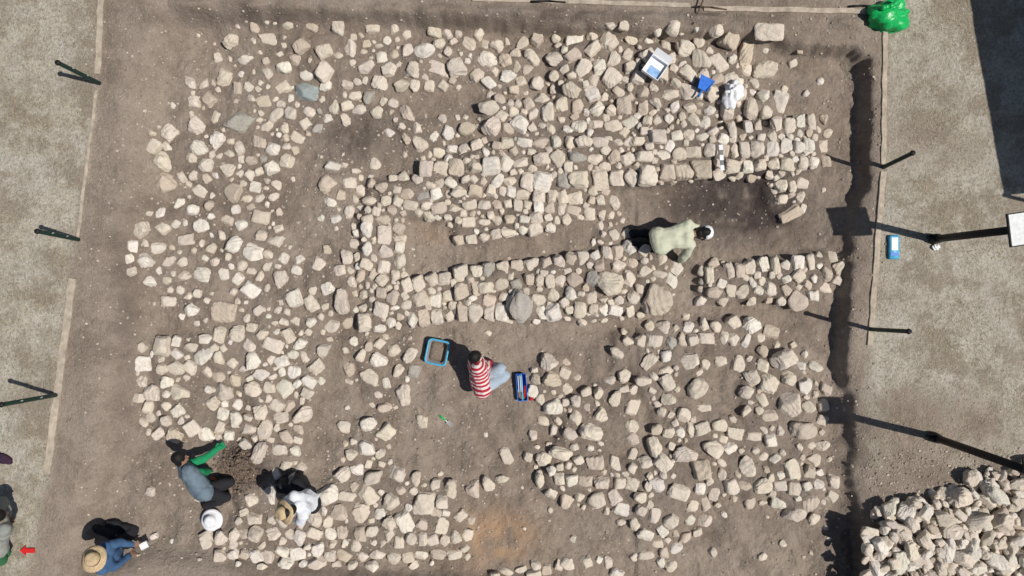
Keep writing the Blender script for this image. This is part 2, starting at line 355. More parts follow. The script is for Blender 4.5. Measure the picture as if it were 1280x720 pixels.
def tone(d):
    t = d.get('tone') or random.choices(['pale','white','tan','grey'], [7.5,1.8,1.8,.12])[0]
    if not d.get('tone') and d['x'] < 420 and d['y'] > 250 and random.random() < .5: t = random.choice(('pale','white'))
    if not d.get('tone') and d['x'] > 1080 and random.random() < .5: t = random.choice(('pale','white'))
    d['tone'] = t
    c = np.array(TONES[t])*random.uniform(.88,1.07); return c*np.array([1, random.uniform(.98,1.01), random.uniform(.95,1.03)])
def build_stone(d, sub):
    sc = 1/PPM*1.07
    a, b = d['a']*sc, d['b']*sc; c = min(a,b)*random.uniform(.65,1.0)
    v, F = stone_shape(sub, a, b, c, d.get('block', random.random() < .3))
    q = Matrix.Rotation(d['ang'], 3, 'Z') @ Matrix.Rotation(random.uniform(-.22,.22), 3, 'X') @ Matrix.Rotation(random.uniform(-.22,.22), 3, 'Y')
    v = v@np.array(q).T
    if 'z' in d: p = W(d['x'], d['y'], d['z'])
    else:
        p = G(d['x'], d['y']); p.z += c*random.uniform(-.22,.25)
        if d['tone'] == 'bluegreen': p.z += c*.3
    return v, F, p
pile_st = []
for layer, (n, k, dz) in enumerate(((4500,.78,.02),(2500,.88,.07),(1200,1.05,.12))):
    got = []
    for _ in range(n):
        x = random.uniform(1080,1400); y = random.uniform(580,800); r = random.choice((4,5,6,7,8,9,10,12,14)) if layer else random.uniform(5,10)
        if not pin(x+random.uniform(-9,9), y+random.uniform(-9,9), PILE): continue
        if all(math.hypot(x-q['x'], y-q['y']) > k*(r+q['r']) for q in got):
            e = random.uniform(1,1.9); d = dict(x=x,y=y,a=r*math.sqrt(e),b=r/math.sqrt(e),r=r,ang=random.uniform(0,3),reg='the rubble heap at the lower right', lift=dz)
            got.append(d)
    pile_st += got
for d in pile_st:
    p = G(d['x'], d['y']); d['z'] = p.z + d['lift']
rest = sorted([d for d in placed if not d.get('keep') and 5 < d['y'] < 716], key=lambda d: -d['r'])
pvis = sorted([d for d in pile_st if d['lift'] > .06 and d['x'] < 1275 and d['y'] < 712], key=lambda d: -d['r'])
nkeep = 300-len(SPECIAL)-30
for d in rest[:nkeep]: d['keep'] = 1
for d in pvis[:30]: d['keep'] = 1
ind = [d for d in placed+pile_st if d.get('keep')]
ORD = ['','first','second','third','fourth','fifth','sixth','seventh','eighth','ninth','tenth','eleventh','twelfth']+['%dth'%i if i%10 not in (1,2,3) or i in (13,) else '%d%s'%(i,{1:'st',2:'nd',3:'rd'}[i%10]) for i in range(13,99)]
regs = {}
for d in ind:
    if 'label' not in d: regs.setdefault(d['reg'], []).append(d)
def shape_word(d):
    e = max(d['a'],d['b'])/min(d['a'],d['b'])
    return 'blocky' if d.get('block') else ('long' if e > 1.25 else 'angular')
for d in placed+pile_st: d['col'] = tone(d)
for reg, L in regs.items():
    L.sort(key=lambda d: d['x'])
    for i, d in enumerate(L): d['label'] = f"large {d['tone']} {shape_word(d)} stone, {ORD[i+1]} from left, {reg}"
for d in ind:
    v, F, p = build_stone(d, 4)
    o = mesh_np('stone', v, F, M_stone, False); o.location = p
    attrc(o, 'tone', np.tile(np.append(d['col'],1), (len(v),1)))
    o['label'] = d['label']; o['category'] = 'stone'; o['group'] = 'stones in ' + d['reg'] if d['reg'] else 'notable single stones of the dig'
VV = []; FF = []; CC = []; off = 0
for d in placed+pile_st:
    if d.get('keep'): continue
    v, F, p = build_stone(d, 3 if d['r'] > 4 else 2); VV.append(v+np.array(p)); FF.append(F+off); CC.append(np.tile(np.append(d['col'],1), (len(v),1))); off += len(v)
o = mesh_np('stone_rubble', np.concatenate(VV), np.concatenate(FF), M_stone, False); attrc(o, 'tone', np.concatenate(CC))
o['kind'] = 'stuff'; o['label'] = 'smaller pale building stones filling the walls, fields and rubble heap'; o['category'] = 'stones'
print('stones', len(placed), len(pile_st), 'min keep r', min(d['r'] for d in ind))
# gravel and clods
VV = []; FF = []; CC = []; off = 0; D2, F1 = ICO[1]
for q in range(10700):
    x = random.uniform(100,1110); y = random.uniform(0,720)
    if random.random() < .35: x = random.uniform(170,620); y = random.uniform(60,700)
    if random.random() < .15: x = random.uniform(1085,1280); y = random.uniform(560,720)
    r = random.choice((.006,.008,.01,.012,.014,.02)); c = np.array(random.choice((TONES['pale'],TONES['tan'],(.36,.29,.225),(.30,.24,.185))))*random.uniform(.65,.9)
    if q > 10000: x = random.gauss(298,13); y = random.gauss(586,12); r = random.uniform(.012,.03); c = np.array((.095,.06,.042))*random.uniform(.7,1.5)
    p = G(x, y)
    v = D2*(1+rng.normal(size=(12,1))*.15)*r*np.array([random.uniform(.8,1.4),1,.7])
    VV.append(v+np.array(p)+[0,0,r*.3]); FF.append(F1+off); CC.append(np.tile(np.append(c,1),(12,1))); off += 12
o = mesh_np('gravel', np.concatenate(VV), np.concatenate(FF), M_stone, False); attrc(o, 'tone', np.concatenate(CC)); o['kind'] = 'stuff'; o['label'] = 'fine gravel and soil clods littering the trench floor'; o['category'] = 'gravel'
# dry grass
M_straw = simple('straw_grass', (.47,.41,.29), .9, .5, 3, 0)
n = 60000; px = np.where(rng.random(n) < .4, rng.uniform(-60,118,n), rng.uniform(1100,1340,n)); py = rng.uniform(-60,800,n)
keepm = (px > 1100) | (px < 122-.11*py); keepm &= ~((px > 1080) & (py > 575)); keepm &= (lat_noise(px,py,.03,40)+.5*lat_noise(px,py,.1,41)+.2*rng.random(n)) > .05
px = px[keepm]; py = py[keepm]; n = len(px)
base = np.stack([(px-640)/PPM, (360-py)/PPM, np.array([gz(a,b) for a,b in zip(px,py)])], -1)
th = rng.uniform(0, 6.28, n); wd = np.stack([np.cos(th),np.sin(th),np.zeros(n)],-1)*.003; ln = rng.uniform(.02,.07,n)
th2 = rng.uniform(0,6.28,n); tip = np.stack([np.cos(th2)*ln, np.sin(th2)*ln, ln*rng.uniform(.2,.9,n)],-1)
V = np.stack([base-wd, base+wd, base+tip], 1).reshape(-1,3); F = np.arange(3*n).reshape(-1,3)
o = mesh_np('dry_grass', V, F, M_straw, False); o['kind'] = 'stuff'; o['label'] = 'short dry straw grass on the ground around the trench'; o['category'] = 'grass'
# ------------------------------------------------------------------ object helpers
def obj(name, bm, mat, parent=None, smooth=True, bev=0):
    bmesh.ops.recalc_face_normals(bm, faces=bm.faces)
    me = bpy.data.meshes.new(name); bm.to_mesh(me); bm.free(); me.materials.append(mat)
    if smooth:
        for p in me.polygons: p.use_smooth = True
    o = bpy.data.objects.new(name, me); COL.objects.link(o)
    if parent: o.parent = parent
    if bev:
        b = o.modifiers.new('b','BEVEL'); b.width = bev; b.segments = 2; b.limit_method = 'ANGLE'
    return o
def thing(name, label, cat, loc=(0,0,0), rotz=0, group=None):
    o = bpy.data.objects.new(name, None); COL.objects.link(o); o.location = loc; o.rotation_euler = (0,0,rotz); o['label'] = label; o['category'] = cat
    o.empty_display_size = .1
    if group: o['group'] = group
    return o
def tag(o, label, cat, group=None):
    o['label'] = label; o['category'] = cat
    if group: o['group'] = group
    return o
def box(bm, c, s, rot=None):
    r = bmesh.ops.create_cube(bm, size=1); m = Matrix.Translation(c) @ (rot.to_4x4() if rot else Matrix()) @ Matrix.Diagonal((*s,1))
    bmesh.ops.transform(bm, matrix=m, verts=r['verts']); return r['verts']
def cyl(bm, a, b, ra, rb=None, n=14):
    a = Vector(a); b = Vector(b); d = b-a; r = bmesh.ops.create_cone(bm, cap_ends=True, segments=n, radius1=ra, radius2=ra if rb is None else rb, depth=d.length)
    bmesh.ops.transform(bm, matrix=Matrix.Translation((a+b)/2) @ d.to_track_quat('Z','Y').to_matrix().to_4x4(), verts=r['verts'])
def ball(bm, c, r, s=(1,1,1), rot=None, sub=2):
    q = bmesh.ops.create_icosphere(bm, subdivisions=sub, radius=r)
    bmesh.ops.transform(bm, matrix=Matrix.Translation(c) @ (rot.to_4x4() if rot else Matrix()) @ Matrix.Diagonal((*s,1)), verts=q['verts'])
def cap(bm, a, b, ra, rb):
    a = Vector(a); b = Vector(b); ball(bm, a, ra); ball(bm, b, rb)
    if (b-a).length > 1e-4: cyl(bm, a, b, ra, rb, 12)
def lathe(bm, prof, n=28, wob=0, seed=0):
    rings = []
    for i, (r, z) in enumerate(prof):
        ring = []
        for k in range(n):
            t = 2*math.pi*k/n; w = wob*r*math.sin(3*t+seed)+wob*.5*r*math.sin(5*t+seed*2)
            ring.append(bm.verts.new((r*math.cos(t), r*math.sin(t), z+w)))
        rings.append(ring)
    for a, b in zip(rings, rings[1:]):
        for k in range(n): bm.faces.new((a[k], a[(k+1)%n], b[(k+1)%n], b[k]))
    bm.faces.new(rings[-1]); return rings
M_wood = simple('weathered_wood', (.40,.34,.27), .85, .35, 9, .4, 40)
def board(p0, p1, w, label, sink=.0):
    a = G(*p0, .025); b = G(*p1, .025); d = b-a; bm = bmesh.new(); n = 16
    ang = math.atan2(d.y, d.x)
    c = []
    for i in range(n+1):
        p = a.lerp(b, i/n); nx_, ny_ = -math.sin(ang)*w/2, math.cos(ang)*w/2; k = 1+.1*math.sin(i*2.3)
        zt = max(wz(p.x,p.y), wz(p.x+nx_,p.y+ny_), wz(p.x-nx_,p.y-ny_))+.022-sink
        o_ = .05*w*math.sin(i*1.3)
        c.append([bm.verts.new((p.x+s*nx_*k+math.sin(ang)*o_, p.y+s*ny_*k-math.cos(ang)*o_, zt+h)) for s, h in ((-1,0),(1,0),(1,-.04),(-1,-.04))])
    for q, r in zip(c, c[1:]):
        for k in range(4): bm.faces.new((q[k], q[(k+1)%4], r[(k+1)%4], r[k]))
    bm.faces.new(c[0]); bm.faces.new(c[-1])
    return tag(obj('wooden_board', bm, M_wood, smooth=False, bev=.004), label, 'board', 'weathered boards framing the trench')
board((127,-30),(121,92),.09,'weathered edging board at the top left beside the upper pair of green stakes')
board((120,112),(96,300),.045,'thin half buried edging board on the left, between the two upper green stakes',.004)
board((90,348),(58,592),.11,'wide weathered edging board at the lower left beside the lowest green stake')
board((1107,38),(1105,205),.075,'edging board at the upper right below the green bag')
board((1105,214),(1088,432),.085,'edging board on the right passing the blue and white packet')
board((590,-2),(862,6),.07,'edging board along the top left of the crossed sticks')
board((880,10),(1090,14),.08,'edging board along the top between the crossed sticks and the green bag')
M_green = simple('dark_green_paint', (.012,.035,.028), .5, .3, 30, .1)
M_black = simple('black_paint', (.012,.012,.013), .6, .3, 30, .1)
M_greycap = simple('worn_metal', (.25,.25,.24), .5, .3, 30, .1)
def stake(px, py, hgt, lean, label):
    p = G(px, py); t = thing('fence_stake', label, 'stake', p, group='dark green stakes around the trench')
    L = Vector((lean[0], lean[1], hgt))
    bm = bmesh.new(); cyl(bm, (0,0,-.15), L, .034, .032, 10); obj('shaft', bm, M_green, t, bev=.003)
    bm = bmesh.new(); cyl(bm, L*.985, L*1.01, .042, .034, 10); obj('cap', bm, M_black, t)
    bm = bmesh.new(); cyl(bm, L*.7, L*.7+Vector((.06,.02,0)), .01, .01, 6); cyl(bm, L*.35, L*.35+Vector((.06,.02,0)), .01, .01, 6); obj('hook', bm, M_greycap, t)
stake(124,104,1.05,(.0,.0),'dark green stake at the upper left corner beside the edging board')
stake(98,300,1.0,(.0,.06),'dark green stake in the middle of the left side')
stake(71,494,1.25,(0,.05),'teal green stake on the lower left side near the wide board')
stake(1104,210,.85,(0,.08),'dark green stake on the right side above the tall black poles')
stake(1088,412,1.15,(-.02,.04),'dark green stake on the right side between the two tall black poles')
M_panel = simple('white_panel', (.62,.64,.64), .5, .15, 20, .05)
def pole(px, py, hgt, label, lean=(0,0)):
    p = G(px, py); t = thing('tall_pole', label, 'pole', p, group='tall black poles with panels'); L = Vector((lean[0], lean[1], hgt))
    bm = bmesh.new(); cyl(bm, (0,0,-.2), L, .058, .055, 14); obj('shaft', bm, M_black, t)
    bm = bmesh.new(); cyl(bm, (0,0,.02), (0,0,.16), .085, .075, 14); box(bm, (-.08,.03,.1), (.12,.06,.08)); obj('base_clamp', bm, M_black, t, bev=.004)
    R = Matrix.Rotation(math.radians(12), 3, 'Y') @ Matrix.Rotation(math.radians(8), 3, 'Z')
    bm = bmesh.new(); box(bm, L+Vector((0,0,.05)), (.28,.44,.03), R); pn = obj('panel', bm, M_black, t, False, .006)
    bm = bmesh.new(); box(bm, L+Vector((0,0,.05))+R@Vector((0,0,.018)), (.25,.41,.006), R); obj('panel_face', bm, M_panel, pn, False)
    bm = bmesh.new(); cyl(bm, L*.93, L+Vector((.1,0,.02)), .015, .015, 8); cyl(bm, L*.93, L+Vector((-.1,0,.05)), .015, .015, 8); obj('bracket', bm, M_black, t)
pole(1166,299,1.85,'tall black pole with a pale square panel on top, right of the packet')
pole(1166,546,2.15,'tall black pole standing above the rubble heap at the lower right')
M_fab = simple('dark_canopy_fabric', (.05,.055,.07), .8, .2, 5, .2)
hc = 2.7; sv = Vector((SHX,SHY,0))*SHK*hc
sh = [(1196,-90),(1254,244),(1620,216),(1590,-120)]
cs = [Vector(((x-640)/PPM,(360-y)/PPM,hc))-Vector((sv.x,sv.y,0)) for x,y in sh]
t = thing('shade_canopy', 'dark shade canopy on four posts shading the ground in the upper right corner', 'canopy', Vector(((cs[0].x+cs[2].x)/2,(cs[0].y+cs[2].y)/2,0)))
o0 = t.location.copy(); bm = bmesh.new(); n = 12; gr = []
for j in range(n+1):
    r_ = []
    for i in range(n+1):
        u = i/n; v = j/n; p = (cs[0].lerp(cs[3],u)).lerp(cs[1].lerp(cs[2],u), v); p = p-o0; p.z = hc+.3*(1-max(abs(2*u-1),abs(2*v-1))); r_.append(bm.verts.new(p))
    gr.append(r_)
for j in range(n):
    for i in range(n): bm.faces.new((gr[j][i],gr[j][i+1],gr[j+1][i+1],gr[j+1][i]))
o = obj('roof_fabric', bm, M_fab, t); md = o.modifiers.new('s','SOLIDIFY'); md.thickness = .01
for c in cs:
    bm = bmesh.new(); q = c-o0; cyl(bm, (q.x,q.y,0), (q.x,q.y,hc), .03); obj('post', bm, M_greycap, t)
# ------------------------------------------------------------------ small things
M_bag = simple('green_plastic', (.012,.40,.10), .3, .35, 25, .5, 30)
M_whitep = simple('white_plastic', (.72,.73,.75), .45, .12, 30, .2, 50)
M_white = simple('white_card', (.75,.76,.78), .7, .08, 20, .1)
M_blue = simple('blue_plastic', (.03,.16,.60), .4, .2, 20, .1)
M_cyan = simple('light_blue_plastic', (.07,.38,.60), .4, .2, 20, .1)
M_red = simple('red_paint', (.55,.02,.02), .5, .15, 20, .1)
M_grey = simple('grey_fabric', (.2,.2,.2), .9, .2, 20, .2)
M_soilin = simple('tub_soil', (.21,.165,.13), .95, .35, 30, .6)
M_steel = simple('steel_blade', (.42,.42,.42), .35, .2, 30, .1, metal=.6)
M_orange = simple('orange_plastic', (.62,.12,.03), .5, .2, 20, .1)
M_dk = simple('dark_purple_fabric', (.04,.02,.04), .9, .2, 20, .2)
def bag(name, px, py, r, mat, label, s=(1,1,.55), seed=1, lift=0):
    D, F = ICO[4]; rg = np.random.default_rng(seed); rr = np.ones(len(D))
    for i in range(12):
        a = rg.normal(size=3); a /= np.linalg.norm(a); rr += -.08*np.abs(np.sin((D@a)*rg.uniform(2,5)+rg.random()*6))**6
    rr += .15*np.sin(D@np.array([1.7,2.2,.3])+seed)
    v = D*rr[:,None]*r*np.array(s); v[:,2] = np.maximum(v[:,2], -.4*r*s[2]-lift); p = G(px, py, .38*r*s[2]+lift)
    t = thing(name, label, 'bag', p); b = mesh_np('sack', v, F, mat, True); b.parent = t
    bm = bmesh.new(); top = Vector((-r*.25, r*.1, v[:,2].max()*.8))
    cap(bm, top, top+Vector((0,0,r*.12)), r*.13, r*.1)
    for an in (.5, 3.4): cap(bm, top+Vector((0,0,r*.08)), top+Vector((math.cos(an)*r*.3, math.sin(an)*r*.3, r*.12)), r*.06, r*.12)
    obj('knot', bm, mat, t)
bag('plastic_bag', 1113, 17, .40, M_bag, 'bright green tied plastic bag at the top right corner post', (1.05,.85,.6), 3)
bag('plastic_bag', 916, 118, .25, M_whitep, 'small white crumpled plastic bag on the stones right of the blue dustpan', (.8,1.05,.6), 5, .1)
def rot(a): return math.radians(a)
t = thing('document_box', 'open white box with a blue printed panel lying on the stones at the top', 'box', G(818,86,.14), rot(-35))
bm = bmesh.new(); box(bm,(0,0,0),(.30,.30,.015)); 
for sx in (-1,1): box(bm,(sx*.145,0,.04),(.012,.30,.08)); box(bm,(0,sx*.145,.04),(.278,.012,.08))
obj('tray', bm, M_white, t, False, .003)
bm = bmesh.new(); box(bm,(.02,-.05,.0125),(.2,.13,.006)); obj('printed_panel', bm, simple('pale_blue_print',(.25,.42,.68),.6,.3,12,0), t, False)
bm = bmesh.new(); box(bm,(0,.20,.09),(.3,.13,.008), Matrix.Rotation(rot(35),3,'X')); obj('lid', bm, M_white, t, False)
t = thing('dustpan', 'blue plastic dustpan lying on the stones left of the white bag', 'dustpan', G(881,105,.13), rot(62))
def dp(bm):
    o_ = [(-.11,-.07),(.11,-.115),(.11,.115),(-.11,.07)]
    lo = [bm.verts.new((x,y,0)) for x,y in o_]; hi = [bm.verts.new((x*1.04,y*1.08,.045 if x<0 else .012)) for x,y in o_]
    bm.faces.new(lo)
    for a,b in ((0,1),(2,3),(3,0)): bm.faces.new((lo[a],lo[b],hi[b],hi[a]))
bm = bmesh.new(); dp(bm); o = obj('scoop', bm, M_blue, t, False); md = o.modifiers.new('s','SOLIDIFY'); md.thickness = .008
bm = bmesh.new(); cyl(bm,(-.11,0,.03),(-.24,0,.05),.015,.02,10); obj('handle', bm, M_blue, t)
t = thing('scale_bar', 'small black and white photo scale bar standing on the upper wall', 'scale bar', G(902,197,.15), rot(94))
for k in range(5):
    bm = bmesh.new(); box(bm,(-.16+.08*k,0,0),(.08,.06,.012)); obj('band', bm, M_white if k%2==0 else M_grey, t, False)
t = thing('plastic_tub', 'light blue rimmed square tub half full of soil beside the person in the striped shirt', 'tub', G(548,439), rot(-12))
def rrect(w, h, r, n=6):
    P = []
    for cx, cy, a0 in ((w/2-r,h/2-r,0),(-w/2+r,h/2-r,90),(-w/2+r,-h/2+r,180),(w/2-r,-h/2+r,270)):
        for k in range(n+1):
            a = math.radians(a0+90*k/n); P.append((cx+r*math.cos(a), cy+r*math.sin(a)))
    return P
def loft(bm, secs, capit=True):
    R = [[bm.verts.new((x,y,z)) for x,y in P] for P, z in secs]
    for a,b in zip(R,R[1:]):
        for k in range(len(a)): bm.faces.new((a[k],a[(k+1)%len(a)],b[(k+1)%len(a)],b[k]))
    if capit: bm.faces.new(R[0]); bm.faces.new(R[-1])
bm = bmesh.new(); loft(bm, [(rrect(.26,.31,.05),0),(rrect(.33,.38,.06),.2),(rrect(.30,.35,.05),.2),(rrect(.24,.29,.04),.03)]); obj('shell', bm, M_grey, t)
bm = bmesh.new(); loft(bm, [(rrect(.345,.395,.065),.19),(rrect(.36,.41,.07),.2),(rrect(.355,.405,.07),.215),(rrect(.305,.355,.05),.215),(rrect(.305,.355,.05),.195)], False); obj('rim', bm, M_cyan, t)
bm = bmesh.new(); loft(bm, [(rrect(.24,.28,.04),.032),(rrect(.26,.30,.04),.08),(rrect(.12,.14,.03),.10)]); obj('soil_load', bm, M_soilin, t)
t = thing('toolbox', 'narrow blue and white tool box standing right of the person in the striped shirt', 'tool box', G(652,483), rot(4))
bm = bmesh.new(); loft(bm, [(rrect(.15,.42,.02),0),(rrect(.165,.44,.02),.12),(rrect(.15,.425,.02),.12),(rrect(.135,.41,.02),.02)]); obj('tray', bm, M_blue, t, False)
bm = bmesh.new(); box(bm,(-.02,.06,.105),(.07,.26,.02)); obj('lid', bm, M_white, t, False, .004)
bm = bmesh.new(); cyl(bm,(0,-.2,.17),(0,.2,.17),.011); cyl(bm,(0,-.2,.17),(0,-.21,.1),.011); cyl(bm,(0,.2,.17),(0,.21,.1),.011); obj('handle', bm, M_cyan, t)
bm = bmesh.new(); cap(bm,(.04,-.15,.11),(.05,.02,.12),.014,.01); obj('hand_tool', bm, M_red, t)
t = thing('hand_brush', 'small hand brush with red handle beside the tool box', 'brush', G(666,493,.03), rot(70))
bm = bmesh.new(); cap(bm,(-.08,0,0),(.02,0,0),.03,.032); obj('handle', bm, M_red, t)
bm = bmesh.new(); box(bm,(.06,0,0),(.07,.05,.03)); obj('bristles', bm, M_straw, t, False, .004)
def trowel(px, py, a, hm, label):
    t = thing('trowel', label, 'trowel', G(px,py,.03), rot(a))
    bm = bmesh.new(); cap(bm,(-.16,0,.02),(-.05,0,.015),.02,.017); obj('handle', bm, hm, t)
    bm = bmesh.new(); vs = [bm.verts.new(p) for p in ((0,.035,.0),(0,-.035,.0),(.08,-.028,0),(.13,0,0),(.08,.028,0))]; bm.faces.new(vs); r_ = bmesh.ops.extrude_face_region(bm, geom=bm.faces[:]); bmesh.ops.translate(bm, vec=(0,0,.004), verts=[v for v in r_['geom'] if isinstance(v, bmesh.types.BMVert)]); cyl(bm,(-.05,0,.015),(.02,0,.004),.005); obj('blade', bm, M_steel, t, False)
trowel(559,527,-40,M_bag,'green handled trowel lying on the bare soil below the striped shirt')
trowel(276,602,-25,M_orange,'orange handled trowel by the dark soil mound near the person in green sleeves')
def stick(a, b, r, label, mat=M_wood, lift=(0.02,.02), name='wooden_stick'):
    p = G(*a, lift[0]); q = G(*b, lift[1]); bm = bmesh.new(); m = (p+q)/2; mid = Vector((.01,.012,.006))
    cap(bm, p-m, mid, r, r*.9); cap(bm, mid, q-m, r*.9, r*.8); o = obj(name, bm, mat); o.location = m; tag(o, label, 'stick')
M_dwood = simple('dark_wood',(.10,.07,.05),.8,.3)
stick((866,30),(882,-8),.014,'dark stick leaning across the top edging board',M_dwood,(.02,.12))
stick((868,8),(908,12),.014,'short dark stick crossing the leaning one at the top',M_dwood,(.05,.03))
stick((1062,8),(1092,8),.018,'black rod lying left of the green bag',M_black)
stick((664,2),(706,3),.02,'black rod on the top edge left of the crossed sticks',M_black)
t = thing('packet', 'blue and white packet lying on the ground right of the edging board', 'packet', G(1117,309,.03), rot(0))
bm = bmesh.new(); loft(bm, [(rrect(.15,.36,.02),-.02),(rrect(.165,.38,.03),.01),(rrect(.14,.34,.03),.035)]); obj('wrapper', bm, M_cyan, t)
bm = bmesh.new(); box(bm,(.0,.05,.037),(.10,.20,.004)); obj('front_label', bm, M_white, t, False)
bm = bmesh.new(); box(bm,(.0,-.11,.037),(.12,.05,.004)); obj('brand_strip', bm, M_blue, t, False)
D, F = ICO[3]; v = D*np.array([.055,.04,.025])*(1+.25*np.sin(D@np.array([7,3,5.]))[:,None]); o = mesh_np('crumpled_paper', v, F, M_white, False); o.location = G(1170,309,.03); tag(o,'small crumpled white paper at the foot of the upper tall pole','paper')
bm = bmesh.new(); pts = [(-.12,0),(-.03,.075),(-.03,.035),(.11,.035),(.11,-.035),(-.03,-.035),(-.03,-.075)]
f = bm.faces.new([bm.verts.new((x,y,0)) for x,y in pts]); r_ = bmesh.ops.extrude_face_region(bm, geom=[f]); bmesh.ops.translate(bm, vec=(0,0,.015), verts=[q for q in r_['geom'] if isinstance(q, bmesh.types.BMVert)])
o = obj('arrow_marker', bm, M_red, smooth=False); o.location = G(35,688,.02); tag(o,'flat red arrow marker on the ground pointing left','arrow marker')
D, F = ICO[3]; v = D*np.array([.2,.07,.05])*(1+.2*np.sin(D@np.array([5,6,4.]))[:,None]); o = mesh_np('dark_cloth', v, F, M_dk); o.location = G(0,572,.03); o.rotation_euler.z=-.4; tag(o,'dark purple cloth bundle at the left picture edge','cloth')
# ------------------------------------------------------------------ people
M_skin = simple('skin', (.25,.145,.10), .6, .12, 10, .1)
M_hair = simple('black_hair', (.008,.007,.007), .6, .4, 60, .6, 120)
M_eye = simple('eyes', (.05,.04,.035), .2, .1, 20, 0)
M_shoe = simple('dark_shoes', (.03,.028,.026), .7, .2, 20, .2)
M_straw2 = simple('straw_hat', (.50,.38,.23), .85, .25, 40, .6, 90)
M_band = simple('hat_band', (.10,.06,.04), .8, .2, 20, .1)
def cloth(name, col, var=.12): return simple(name, col, .9, var, 12, .3, 35)
M_cream = cloth('sage_cream_cotton', (.50,.51,.39)); M_dark = cloth('black_cotton', (.018,.018,.022)); M_jean = cloth('pale_denim', (.33,.40,.47))
M_vest = cloth('blue_grey_vest', (.13,.175,.215)); M_gsleeve = cloth('green_knit', (.012,.22,.09)); M_wshirt = cloth('white_cotton', (.68,.71,.76), .1)
M_navy = cloth('blue_cotton', (.05,.11,.22)); M_greys = cloth('grey_cotton', (.24,.25,.23)); M_green2 = cloth('dark_green_cotton', (.03,.13,.06))
def stripes():
    m, nt, b = new_mat('red_white_stripes'); a = N(nt,'ShaderNodeAttribute',attribute_name='along').outputs['Fac']
    s = math_n(nt,'SINE', math_n(nt,'MULTIPLY', a, 85), 0); c = ramp(nt, s, .1, .25, (.40,.025,.04), (.66,.58,.57)); nt.links.new(c, b.inputs['Base Color']); b.inputs['Roughness'].default_value = .9
    return m
M_stripe = stripes()
def meshed(name, bm, mat, parent, voxel, org, infl_noise=0, smooth=4):
    me = bpy.data.meshes.new('tmp'); bm.to_mesh(me); bm.free(); o = bpy.data.objects.new('tmp', me); COL.objects.link(o)
    r = o.modifiers.new('r','REMESH'); r.mode = 'VOXEL'; r.voxel_size = voxel
    s = o.modifiers.new('s','SMOOTH'); s.factor = .5; s.iterations = smooth
    dg = bpy.context.evaluated_depsgraph_get(); m2 = bpy.data.meshes.new_from_object(o.evaluated_get(dg)); bpy.data.objects.remove(o)
    n = len(m2.vertices); co = np.empty(n*3, np.float32); m2.vertices.foreach_get('co', co); co = co.reshape(-1,3)
    if infl_noise:
        nn = np.empty(n*3, np.float32); m2.vertices.foreach_get('normal', nn); nn = nn.reshape(-1,3)
        d = lat_noise(co[:,0]*.9+co[:,2]*.3, co[:,1]*.35+co[:,2]*.3, 13, 50)+.45*lat_noise(co[:,0]*.5-co[:,2]*.6, co[:,1]*1.1, 19, 51)
        co = co+nn*(d*infl_noise)[:,None]
    co = co - np.array(org, np.float32); m2.vertices.foreach_set('co', co.astype(np.float32).ravel()); m2.materials.clear(); m2.materials.append(mat); m2.update()
    for p in m2.polygons: p.use_smooth = True
    m2.name = name; q = bpy.data.objects.new(name, m2); COL.objects.link(q); q.parent = parent; return q, co
def ik(a, c, l1, l2, pole):
    d = c-a; L = d.length; mx = (l1+l2)*.985
    if L > mx: c = a+d*(mx/L); d = c-a; L = mx
    mn = abs(l1-l2)+.12
    if L < mn: c = a+d.normalized()*mn; L = mn; d = c-a
    u = d.normalized(); x = (l1*l1-l2*l2+L*L)/(2*L); h = math.sqrt(max(0, l1*l1-x*x))
    p = pole-a; p = p-u*p.dot(u); p = p.normalized() if p.length > 1e-4 else Vector((0,0,1)); return a+u*x+p*h, c
